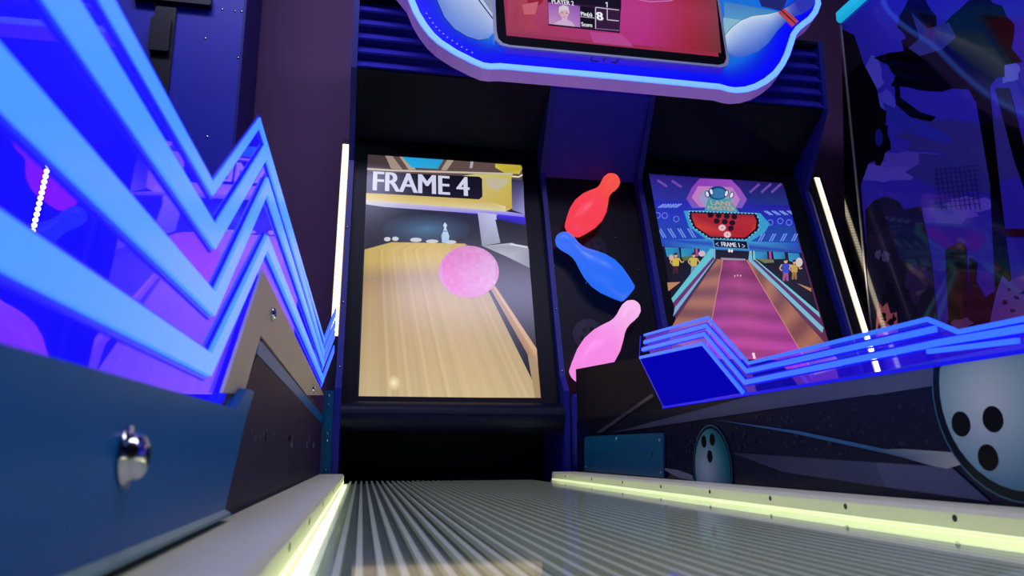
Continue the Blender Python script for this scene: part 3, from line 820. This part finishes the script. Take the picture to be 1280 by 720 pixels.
# ================================================================== CENTRE COLUMN WITH PIN LAMPS
CX0, CX1 = 0.618, 0.971
t = thing('pin_column', 'dark narrow column between the two screens carrying three glowing pins', 'column', ((CX0 + CX1) / 2, 2.6, FZ))
b = MB(); b.slab(SCR, rect(SCR, CX0, CX1, -0.06, 0.875), -0.03, -0.004); solid(b, 'pin_board', BLACKG, t)
u0 = SCR.w(0, 0.872, 0.0)
b = MB(); b.xprism([(u0[1], u0[2]), (2.412, 1.325), (2.43, 1.352), (u0[1] + 0.03, u0[2] + 0.02)], CX0, CX1); solid(b, 'upper_panel', NAVYP, t, 'blue sloping upper panel')
b = MB(); b.box(CX0, CX1, 2.44, 2.85, 1.345, 1.60); solid(b, 'header_box', HEADB, t)
b = MB(); b.box(CX0, CX1, 2.84, 2.86, FZ, 1.345); solid(b, 'back_board', BLACK, t)
b = MB(); b.lathe((0.6425, 2.285, FZ), (0, 0, 1), [(0, 0.022), (0.30, 0.022), (0.31, 0.018)], 16); solid(b, 'base_post', NAVY, t)
# faint ball prints on the board
A = Art(SCR, -0.0036, 0.0001)
for x, y, r in ((744, 310, 15), (735, 417, 19)):
    A.ell(x, y, r, r, (40, 40, 60)); 
    for dx_, dy_ in ((-4, -5), (5, -6), (1, 4), (-7, 5), (8, 3)): A.ell(x + dx_, y + dy_, r * .16, r * .16, (6, 6, 10), 12)
part(A.mb, 'ball_print', PRINT, t)
for x, y in ((693, 331), (799, 336), (770, 296), (733, 353), (722, 470), (779, 221)):
    a, s = SCR.ab(x, y); b = MB(); b.dome(SCR.w(a, s, -0.004), SCR.n, 0.0026, 0.002, 8, 3); solid(b, 'screw', BOLT, t)

PROF = [(0.0, 0.030), (0.004, 0.036), (0.03, 0.046), (0.07, 0.0585), (0.105, 0.062), (0.14, 0.056), (0.17, 0.044), (0.195, 0.032), (0.212, 0.0275), (0.232, 0.0275), (0.25, 0.0315), (0.266, 0.0335), (0.281, 0.0305), (0.292, 0.021), (0.298, 0.008)]


def pin(head, base, label, emit, es, rgb):
    t = thing('pin_lamp', label, 'bowling pin lamp', SCR.w(*[(h + b_) / 2 for h, b_ in zip(SCR.ab(*head, 0.05), SCR.ab(*base, 0.05))], 0.05), 'glowing bowling pin lamps')
    h, b_ = Vector(SCR.w(*SCR.ab(*head, 0.05), 0.05)), Vector(SCR.w(*SCR.ab(*base, 0.05), 0.05))
    ax = (h - b_); L = ax.length; k = L / 0.298
    mb = MB(); mb.lathe(b_, ax, [(d * k, r * min(1.0, k) * 0.98) for d, r in PROF], 36)
    for q, f in enumerate(mb.f):
        mb.c[q] = [lerp(emit, rgb, min(1, max(0, ((Vector(mb.v[i]) - b_).dot(ax) / L / L * 1.5 - 0.5)))) for i in f]
    fixn(part(mb, 'pin_body', PINM, t))
    mb = MB(); c = b_ + ax * 0.4; mb.lathe(c - SCR.n * 0.053, SCR.n, [(0, 0.014), (0.02, 0.014)], 16); solid(mb, 'mount', BLACK, t)


pin((769, 221), (716, 288), 'red glowing bowling pin lamp, topmost of the three on the column', (255, 66, 84), 1.0, (255, 92, 66))
pin((697, 294), (786, 368), 'blue glowing bowling pin lamp in the middle of the column', (40, 112, 255), 1.0, (64, 116, 255))
pin((795, 379), (722, 472), 'pink glowing bowling pin lamp, lowest of the three on the column', (255, 142, 236), 1.05, (255, 200, 246))

# ================================================================== THE SIGN
t = thing('marquee_sign', 'large blue lit curved sign with a monitor and printed pins above both screens', 'sign', (0.78, 2.25, 1.22))
low = [(510, 0), (517, 17), (526, 32), (536, 45), (547, 55), (567, 68), (591, 80), (603, 85), (614, 86.5), (626, 86), (760, 98), (900, 111.5), (910, 114.5), (920, 116), (934, 115), (947, 111), (960, 104), (972, 94), (981, 82), (987, 70), (992, 55), (995, 45), (1000, 38), (1007, 32), (1015, 26), (1022, 17), (1026, 6), (1024, -6)]
edge = [MQ.ab(*p) for p in low]
outline = edge + [(1.645, 0.655), (1.60, 0.695), (1.545, 0.695), (1.49, 0.68), (1.43, 0.70), (1.36, 0.745), (1.22, 0.79), (1.0, 0.815), (0.78, 0.82),
                  (0.56, 0.815), (0.34, 0.79), (0.20, 0.745), (0.13, 0.70), (0.07, 0.68), (0.015, 0.695), (-0.04, 0.695), (-0.085, 0.655), (-0.107, 0.60),
                  (-0.095, 0.545), (-0.055, 0.50), (-0.01, 0.465), (0.03, 0.43), (0.06, 0.39)]
cen = (0.80, 0.32)
def inset(d):
    """outline moved inward by d metres"""
    n = len(outline); o = []
    for i in range(n):
        p, q, r = Vector(outline[i - 1]), Vector(outline[i]), Vector(outline[(i + 1) % n])
        n1 = Vector((-(q - p).y, (q - p).x)).normalized(); n2 = Vector((-(r - q).y, (r - q).x)).normalized()
        nn = (n1 + n2).normalized(); k = d / max(0.6, nn.dot(n1))
        o.append((q.x + nn.x * k, q.y + nn.y * k))
    return o
b = MB(); b.slab(MQ, outline, -0.055, -0.002); solid(b, 'rim_body', RIM, t, 'pale rim of the sign')
# glowing border ring
b = MB(); i0, i1 = inset(0.0005), inset(0.021); n = len(outline)
for k in range(n):
    a_, b_, c_, d_ = i0[k], i0[(k + 1) % n], i1[(k + 1) % n], i1[k]
    b.slab(MQ, [a_, b_, c_, d_], -0.002, 0.004)
solid(b, 'light_border', NEON, t, 'light blue glowing border')
A = Art(MQ, -0.0015, 0.00012)
rings = [(0.0, (2, 2, 255)), (0.045, (4, 8, 252)), (0.085, (8, 40, 224)), (0.13, (14, 100, 220)), (0.18, (24, 110, 214))]
def edge_dist(x, y):
    d = 9
    for (ax, ay), (bx, by) in zip(outline, outline[1:] + outline[:1]):
        l2 = (bx - ax) ** 2 + (by - ay) ** 2; u_ = max(0, min(1, ((x - ax) * (bx - ax) + (y - ay) * (by - ay)) / l2))
        d = min(d, math.hypot(x - ax - u_ * (bx - ax), y - ay - u_ * (by - ay)))
    return d
def inside(x, y):
    r_ = False
    for (ax, ay), (bx, by) in zip(outline, outline[1:] + outline[:1]):
        if (ay > y) != (by > y) and x < (bx - ax) * (y - ay) / (by - ay) + ax: r_ = not r_
    return r_
def ringcol(d):
    for (d0, c0), (d1, c1_) in zip(rings, rings[1:]):
        if d <= d1: return lerp(c0, c1_, (d - d0) / (d1 - d0))
    return rings[-1][1]
A.ab(inset(0.006), (2, 2, 255)); A.up()
G = 0.014
gx = [-0.12 + G * k for k in range(int(1.80 / G) + 1)]; gy = [0.03 + G * k for k in range(int(0.80 / G) + 1)]
dd = {(i, j): (edge_dist(x, y) if inside(x, y) else -1) for i, x in enumerate(gx) for j, y in enumerate(gy)}
for i in range(len(gx) - 1):
    for j in range(len(gy) - 1):
        ks = [(i, j), (i + 1, j), (i + 1, j + 1), (i, j + 1)]
        if min(dd[k] for k in ks) < 0.019: continue
        A.mb.face([MQ.w(gx[p], gy[q], A.off) for p, q in ks], [ringcol(dd[k]) for k in ks])
A.step = 0.00012; A.off += 0.001
# printed pins, shadows of blue behind
A.poly([(905, 2), (972, 14), (955, 24), (918, 40), (906, 52)], [(70, 120, 190), (60, 130, 190), (70, 150, 200), (90, 170, 205), (120, 160, 200)])
A.poly([(904, 22), (935, 26), (915, 44), (906, 56)], (130, 176, 205))
A.poly([(946, -6), (985, -4), (978, 14), (952, 8)], (30, 36, 110))
def pinshape(hx, hy, bx, by, w, col):
    d = math.hypot(bx - hx, by - hy); ux, uy = (bx - hx) / d, (by - hy) / d; L_, R_ = [], []
    for s, r in ((0, .12), (.04, .3), (.10, .42), (.18, .42), (.26, .34), (.36, .34), (.48, .55), (.62, .9), (.74, 1.0), (.86, .9), (.95, .7), (1, .4)):
        x, y = hx + ux * d * s, hy + uy * d * s
        L_.append((x - uy * r * w, y + ux * r * w)); R_.append((x + uy * r * w, y - ux * r * w))
    return L_, R_
def fillpin(hx, hy, bx, by, w, c0, c1):
    L_, R_ = pinshape(hx, hy, bx, by, w, None)
    A.line(L_, 1.2, (14, 20, 60))
    A.strip(L_, R_, lambda u, v, k: lerp((44, 52, 178), lerp(c0, c1, u), min(1, max(0, (v - 0.3) / 0.2))), 6)
    A.off += A.step
fillpin(1018, -2, 908, 62, 22, (196, 214, 236), (60, 96, 200))
A.poly([(972, 16), (980, 11), (998, 27), (990, 34)], (176, 66, 72)); A.line([(976, 13), (994, 30)], 1.6, (60, 20, 60))
fillpin(500, -60, 618, 40, 30, (96, 130, 214), (206, 214, 232))
A.line([(596, -2), (617, 26)], 1.4, (20, 24, 60))
A.poly([(600, -4), (618, -4), (618, 22)], (128, 140, 176))
# bar with dark letter feet under the monitor
A.poly([(632, 59), (905, 85), (900, 95), (630, 68)], [(58, 34, 196), (54, 30, 186), (26, 14, 226), (44, 20, 220)])
for q in ([(742, 67), (738, 77)], [(738, 77), (748, 78)], [(758, 69), (754, 78)], [(758, 69), (774, 71)], [(774, 71), (770, 80)], [(764, 79), (770, 80)]):
    A.line(q, 1.8, (22, 10, 96))
for x, y in ((533, 18), (537, 24), (541, 30), (545, 35), (549, 39.5), (554, 43.5), (559, 48), (565, 52), (571, 56), (577, 60), (583, 63.5), (590, 67)):
    A.ell(x, y, 1.2, 0.9, (120, 140, 255), 8); A.off -= A.step
A.off += A.step
part(A.mb, 'printed_face', LIGHTBOX, t, 'backlit blue face printed with white pins')
# monitor
OFF = 0.012
tv = [MQ.ab(*p, OFF) for p in ((615.5, 0), (617, 40), (619, 50), (625, 56), (634, 58.5), (902, 84), (909, 82), (911.5, 75), (900, 0))]
tvw = tv[:8] + [(tv[0][0] + 0.86, 0.60), (tv[0][0] + 0.001, 0.60)]
b = MB(); b.slab(MQ, tvw, 0.002, OFF); mon = solid(b, 'monitor', SILVER, t, 'silver framed monitor on the sign')
def shrink(pts, d):
    cx_ = sum(p[0] for p in pts) / len(pts); x0, x1 = min(p[0] for p in pts), max(p[0] for p in pts); y0, y1 = min(p[1] for p in pts), max(p[1] for p in pts)
    mx, my = (x0 + x1) / 2, (y0 + y1) / 2; kx, ky = 1 - 2 * d / (x1 - x0), 1 - 2 * d / (y1 - y0)
    return [(mx + (p[0] - mx) * kx, my + (p[1] - my) * ky) for p in pts]
b = MB(); b.slab(MQ, shrink(tvw, 0.0105), OFF - 0.001, OFF + 0.0012); solid(b, 'monitor_bezel', BLACKG, mon)
A = Art(MQ, OFF + 0.0014, 0.00008)
X0, Y0 = MQ.ab(633, 45, OFF); X1, Y1 = MQ.ab(898, 70, OFF)
yb = MQ.ab(760, 57.5, OFF)[1]
A.ab([(X0, yb), (X1, yb), (X1, 0.585), (X0, 0.585)], [(146, 52, 92), (150, 40, 66), (150, 30, 60), (160, 44, 70)])
def bgp(u, v, k):
    c = lerp((150, 58, 80), (176, 46, 130), min(1, u * 1.6)) if u < .62 else lerp((176, 46, 130), (150, 34, 48), min(1, (u - .62) / .25))
    if u > 0.87: c = lerp((150, 34, 48), (110, 50, 52), (u - .87) / .13)
    return lerp(c, (196, 80, 150), 0.25 * (1 - abs(v - 0.5) * 2))
A.strip([(633, -14), (633.5, 10), (633, 44)], [(892, -14), (895, 20), (899.5, 70)], bgp, 20)
A.poly([(648, -8), (690, -8), (670, 12), (666, 28), (676, 44), (650, 42), (640, 24)], [(170, 66, 84), (172, 66, 90), (166, 58, 82), (166, 62, 92), (164, 60, 92), (158, 60, 88), (152, 56, 82)])
A.ell(668, 4, 10, 7, (140, 34, 52)); A.poly([(652, 10), (672, 6), (668, 22), (654, 22)], (190, 96, 112))
A.poly([(736, 44), (776, 47), (790, 62), (740, 57)], (176, 70, 140))
A.line([(790, 2), (810, 6), (836, 5), (850, -2)], 1.4, (190, 110, 170))
# score card of the second player
A.poly([(683, -4), (775, 6), (773, 44.5), (684.5, 35)], (50, 24, 58))
A.poly([(683, -6), (775, 4), (775, 15), (684, 5)], (22, 14, 34))
A.poly([(684, 7), (723.5, 11.5), (724, 38), (685, 34)], [(150, 90, 176), (140, 80, 170), (170, 120, 190), (190, 140, 190)])
A.poly([(690, 34.5), (695, 31), (701, 29), (701, 24), (708, 24), (708, 29), (714, 32), (718, 37.5)], (196, 170, 206))
A.ell(704, 20, 5.6, 7.5, (206, 168, 178), 18); A.poly([(697, 22), (697.5, 13), (703, 10.5), (709, 12.5), (711, 22), (708, 17), (700, 16.5)], (206, 196, 206))
A.line([(700.5, 20), (702.5, 20.3)], 1, (70, 40, 80)); A.line([(706, 20.5), (708, 20.7)], 1, (70, 40, 80)); A.line([(702.5, 25.3), (705, 25.5)], 0.7, (150, 90, 110))
A.poly([(724.5, 12), (742, 14), (742, 26), (724.5, 24)], (18, 12, 30)); A.poly([(724.5, 25.5), (742, 27.5), (742, 39.5), (724.5, 37.5)], (18, 12, 30))
A.line([(743, 13.5), (743, 40)], 1.1, (200, 190, 210)); A.line([(724, 25), (742, 27)], 0.8, (190, 180, 200))
A.line([(757.5, 15), (757.5, 29), (772, 30.5)], 1.1, (200, 190, 210)); A.line([(743, 13.5), (772, 17)], 1.0, (200, 190, 210)); A.line([(743, 40), (772, 42.5)], 0.9, (130, 110, 150))
A.line([(684, 35.5), (773, 45)], 1.4, (16, 8, 30))
def tx(body, x0, x1, yb_, yt, col, bold=0.02): A.text(body, MQ.ab(x0, yb_, OFF)[0], MQ.ab(x1, yb_, OFF)[0], MQ.ab((x0 + x1) / 2, yb_, OFF)[1], MQ.ab((x0 + x1) / 2, yt, OFF)[1], col, bold)
tx('PLAYER 2', 690, 717, 6.5, 1, (224, 224, 232), 0.02)
tx('Pin(s)', 726.5, 740, 22.5, 16.5, (224, 224, 232), 0.03); tx('Score', 727, 740, 34.5, 29.5, (224, 224, 232), 0.03)
tx('8', 746.5, 753.5, 26.5, 16.5, (236, 236, 242), 0.04); A.line([(755.2, 8.6), (757.2, 7.6), (757.2, 14)], 1.1, (224, 224, 232))
part(A.mb, 'monitor_picture', SCREEN, mon, 'red and pink score picture')
# arms back to the cabinet headers
for x in (0.35, 1.22):
    b = MB(); b.box(x - 0.03, x + 0.03, 2.345, 2.402, 1.50, 1.53, 0.004); solid(b, 'arm', BLACK, t)

# ================================================================== LEFT NEIGHBOUR AND RIGHT MURAL
t = thing('steel_locker', 'tall blue steel cabinet behind the left acrylic with a black latch', 'cabinet', (-0.95, 2.75, FZ))
b = MB(); b.box(-1.45, -0.478, 2.62, 2.95, FZ, 2.3); solid(b, 'body', PANELB, t)
b = MB(); b.box(-0.478, -0.470, 2.615, 2.95, FZ, 2.3); solid(b, 'edge_strip', NAVY, t)
YP = yplane(2.62)
def ypbox(px0, px1, py0, py1, d):
    (a0, b1), (a1, b0) = YP.ab(px0, py0), YP.ab(px1, py1); b = MB(); b.box(a0, a1, 2.62 - d, 2.62, b0, b1, 0.004); return b
for (px, d, nm) in (((170, 265, -12, 12), 0.03, 'latch_bar'), ((196, 211, 10, 120), 0.015, 'latch_rod'), ((192, 213, 27, 70), 0.035, 'latch_box')):
    solid(ypbox(*px, d), nm, mat('black_latch', (14, 14, 26), 0.4), t)
for x, y in ((278, 12), (294, 14), (306, 15), (257, 48), (303, 73), (259, 171), (192, 4), (252, 3)):
    a, z = YP.ab(x, y); a = min(a, -0.485); b = MB(); b.dome((a, 2.62, z), (0, -1, 0), 0.005, 0.003, 10, 3); solid(b, 'screw', BOLT, t)

ls = None
p = [YP.ab(62, 205), YP.ab(40, 300)]  # strip added here to stand in for one mirrored in the acrylic
dv = Vector(p[1]) - Vector(p[0]); nv = Vector((-dv.y, dv.x)).normalized() * 0.011
q = [Vector(p[0]) + nv, Vector(p[1]) + nv, Vector(p[1]) - nv, Vector(p[0]) - nv]
b = MB(); b.prism([(v.x, 2.612, v.y) for v in q], [(v.x, 2.62, v.y) for v in q]); ls = solid(b, 'light_strip', BLACK, t, 'dotted white strip added in place of a mirrored light strip')
for k in range(14):
    c = Vector(p[0]) + dv * (k + .5) / 14; b = MB(); b.dome((c.x, 2.612, c.y), (0, -1, 0), 0.009, 0.006, 10, 3); solid(b, 'diode', DIODE, ls)

XM = 1.80
MP = xplane(XM, -1)
t = thing('mural_wall', 'glossy dark blue mural of ruins and smoke on the machine at far right', 'arcade machine', (XM + 0.1, 1.3, FZ))
zt = MP.ab(1047, 33)[1]
b = MB(); b.box(XM, XM + 0.35, 0.2, 2.45, FZ, zt); solid(b, 'side_board', BLACK, t)
A = Art(MP, 0.0002, 0.00006)
A.ab([(0.2, FZ + 0.01), (2.449, FZ + 0.01), (2.449, zt), (0.2, zt)], [(60, 34, 170), (66, 36, 160), (64, 60, 225), (60, 66, 235)])
rr = random.Random(12)
def blob(x, y, rx, ry, col, jag=0.35, n=18, rot=0):
    pts = []
    for k in range(n):
        a = 2 * math.pi * k / n; r = 1 + jag * (rr.random() - 0.5) * 2
        X_, Y_ = rx * r * math.cos(a), ry * r * math.sin(a)
        pts.append((x + X_ * math.cos(rot) - Y_ * math.sin(rot), y + X_ * math.sin(rot) + Y_ * math.cos(rot)))
    A.poly(pts, col)
def clampx(pts): return pts
# sky clouds
for x, y, rx, ry, c in ((1110, 215, 34, 14, (84, 70, 170)), (1140, 200, 40, 12, (74, 62, 160)), (1180, 270, 40, 10, (80, 66, 170)), (1215, 255, 36, 9, (92, 72, 176)), (1205, 215, 60, 30, (46, 44, 120)), (1250, 190, 40, 40, (50, 46, 116)), (1180, 170, 50, 24, (48, 44, 118)), (1092, 95, 12, 22, (84, 82, 190)), (1105, 130, 14, 16, (70, 70, 180)), (1165, 50, 30, 14, (74, 82, 170)), (1262, 88, 14, 16, (96, 100, 190))):
    c = tuple(min(255, v * 1.35) for v in c)
    blob(x, y, rx, ry, c, 0.25)
A.poly([(1104, 128), (1150, 150), (1190, 172), (1186, 180), (1140, 168), (1108, 146)], (52, 60, 196))
K = (8, 8, 14)
# dark beast mass and limbs
A.poly([(1052, 36), (1068, 44), (1080, 80), (1096, 110), (1104, 150), (1112, 178), (1104, 196), (1086, 204), (1076, 232), (1082, 300), (1096, 440), (1102, 462), (1066, 462), (1056, 250)], K)
blob(1098, 176, 14, 26, K, 0.3); blob(1090, 150, 18, 30, (14, 12, 18), 0.25)
A.ell(1099, 172, 5, 11, (40, 40, 150), 12)
blob(1170, 82, 66, 34, K, 0.22, 26); blob(1225, 60, 46, 60, (12, 10, 16), 0.25, 26); blob(1150, 20, 22, 30, (14, 14, 24), 0.4)
A.poly([(1140, 16), (1160, 36), (1186, 28), (1196, 46), (1178, 62), (1150, 70), (1136, 60), (1150, 48)], (64, 74, 158))
A.poly([(1118, 96), (1124, 96), (1126, 122), (1150, 140), (1170, 146), (1164, 152), (1138, 146), (1120, 130)], K)
A.poly([(1216, 100), (1236, 100), (1250, 230), (1270, 400), (1246, 400), (1238, 230)], K)
A.poly([(1244, 110), (1262, 110), (1290, 220), (1290, 262), (1268, 200)], K)
A.poly([(1240, 286), (1300, 286), (1300, 296), (1258, 296)], (60, 14, 40))
# ruined statue, tower, rubble
A.poly([(1082, 262), (1094, 250), (1108, 245), (1124, 252), (1130, 262), (1152, 258), (1158, 290), (1164, 320), (1172, 400), (1090, 440), (1084, 330)], (36, 32, 56))
for x, y, rx, ry, c in ((1110, 300, 20, 14, (46, 40, 66)), (1140, 290, 16, 12, (28, 26, 50)), (1146, 350, 14, 24, (52, 42, 90)), (1120, 370, 18, 18, (28, 24, 44)), (1098, 318, 4, 6, (90, 90, 130)), (1108, 321, 5, 7, (90, 90, 130)), (1130, 320, 16, 10, (40, 34, 60))):
    blob(x, y, rx, ry, c, 0.3)
A.poly([(1182, 312), (1200, 302), (1208, 310), (1212, 380), (1196, 400), (1186, 398)], (14, 14, 22)); A.poly([(1182, 312), (1200, 302), (1207, 306), (1194, 314)], (50, 50, 76))
A.poly([(1212, 322), (1222, 328), (1220, 350), (1232, 372), (1244, 364), (1252, 340), (1256, 360), (1240, 410), (1180, 412), (1196, 380), (1212, 376)], (10, 10, 20))
A.poly([(1246, 366), (1254, 344), (1262, 352), (1274, 346), (1300, 340), (1300, 410), (1236, 412)], [(110, 80, 190), (120, 86, 190), (110, 80, 190), (130, 90, 196), (130, 90, 190), (150, 90, 160), (110, 70, 160)])
for x, y in ((1262, 362), (1272, 372), (1256, 378), (1280, 366), (1266, 388)): blob(x, y, 3.5, 2.5, (40, 24, 90), 0.5, 8)
A.poly([(1098, 376), (1104, 384), (1110, 378), (1114, 392), (1122, 390), (1124, 420), (1094, 440)], [(190, 104, 110)] * 7)
for x, y in ((1106, 396), (1114, 404), (1102, 410), (1118, 398)): blob(x, y, 3.5, 5, (40, 14, 30), 0.5, 8)
for x, y in ((1195, 420), (1205, 404), (1170, 410)): blob(x, y, 12, 6, (120, 70, 130), 0.5, 10)
# chain-link patch
for k in range(9):
    A.line([(1170 + k * 6, 210), (1178 + k * 6, 262)], 0.8, (48, 44, 140)); A.off -= A.step
    A.line([(1168, 212 + k * 6), (1226, 206 + k * 6)], 0.8, (48, 44, 140)); A.off -= A.step
A.off += A.step
part(A.mb, 'mural_print', MURALM, t, 'blue mural with black ruins, smoke and a tower')
b = MB(); b.box(XM - 0.02, XM + 0.06, 0.2, 2.45, zt, zt + 0.05, 0.008); solid(b, 'lit_top_edge', CYANM, t, 'cyan lit top edge')
b = MB(); b.box(XM - 0.004, XM + 0.35, 2.45, 2.458, FZ, zt); solid(b, 'corner_trim', TRIMM, t)

# ================================================================== ADDED CEILING FILL AND RAIL LIGHTS
def area(name, loc, rot, sx, sy, e, col):
    l = bpy.data.lights.new(name, 'AREA'); l.shape = 'RECTANGLE'; l.size = sx; l.size_y = sy; l.energy = e; l.color = col
    o = bpy.data.objects.new(name, l); COL.objects.link(o); o.location = loc; o.rotation_euler = rot; return o


area('ceiling_fill', (-0.6, 1.3, 2.9), (0, 0, 0), 1.4, 0.5, 32, (0.60, 0.58, 0.95))  # unseen fill lamps added to lift the dark walls and lane
area('ceiling_fill', (0.9, 0.3, 2.9), (0, 0, 0), 1.4, 0.5, 32, (0.60, 0.58, 0.95))
# strips in the channels under the clear sheet, shining inward from both rails
area('rail_light', (-0.0435, 1.0, -0.0042), (0, math.radians(-82), 0), 0.005, 2.4, 1.6, (0.95, 1.0, 0.70))
area('rail_light', (0.5455, 1.0, -0.0042), (0, math.radians(82), 0), 0.005, 2.4, 1.5, (0.95, 1.0, 0.70))

# ------------------------------------------------------------------ world and view
W = bpy.data.worlds.new('arcade_dark'); sc.world = W; W.use_nodes = True
W.node_tree.nodes['Background'].inputs['Color'].default_value = (0.05, 0.05, 0.14, 1); W.node_tree.nodes['Background'].inputs['Strength'].default_value = 0.15
sc.view_settings.view_transform = 'Standard'; sc.view_settings.look = 'None'
sc.view_settings.exposure = 0.0; sc.view_settings.gamma = 1.0; sc.view_settings.use_curve_mapping = False
sc.cycles.use_denoising = True
sc.cycles.max_bounces = 8; sc.cycles.transparent_max_bounces = 12
sc.cycles.sample_clamp_indirect = 4.0
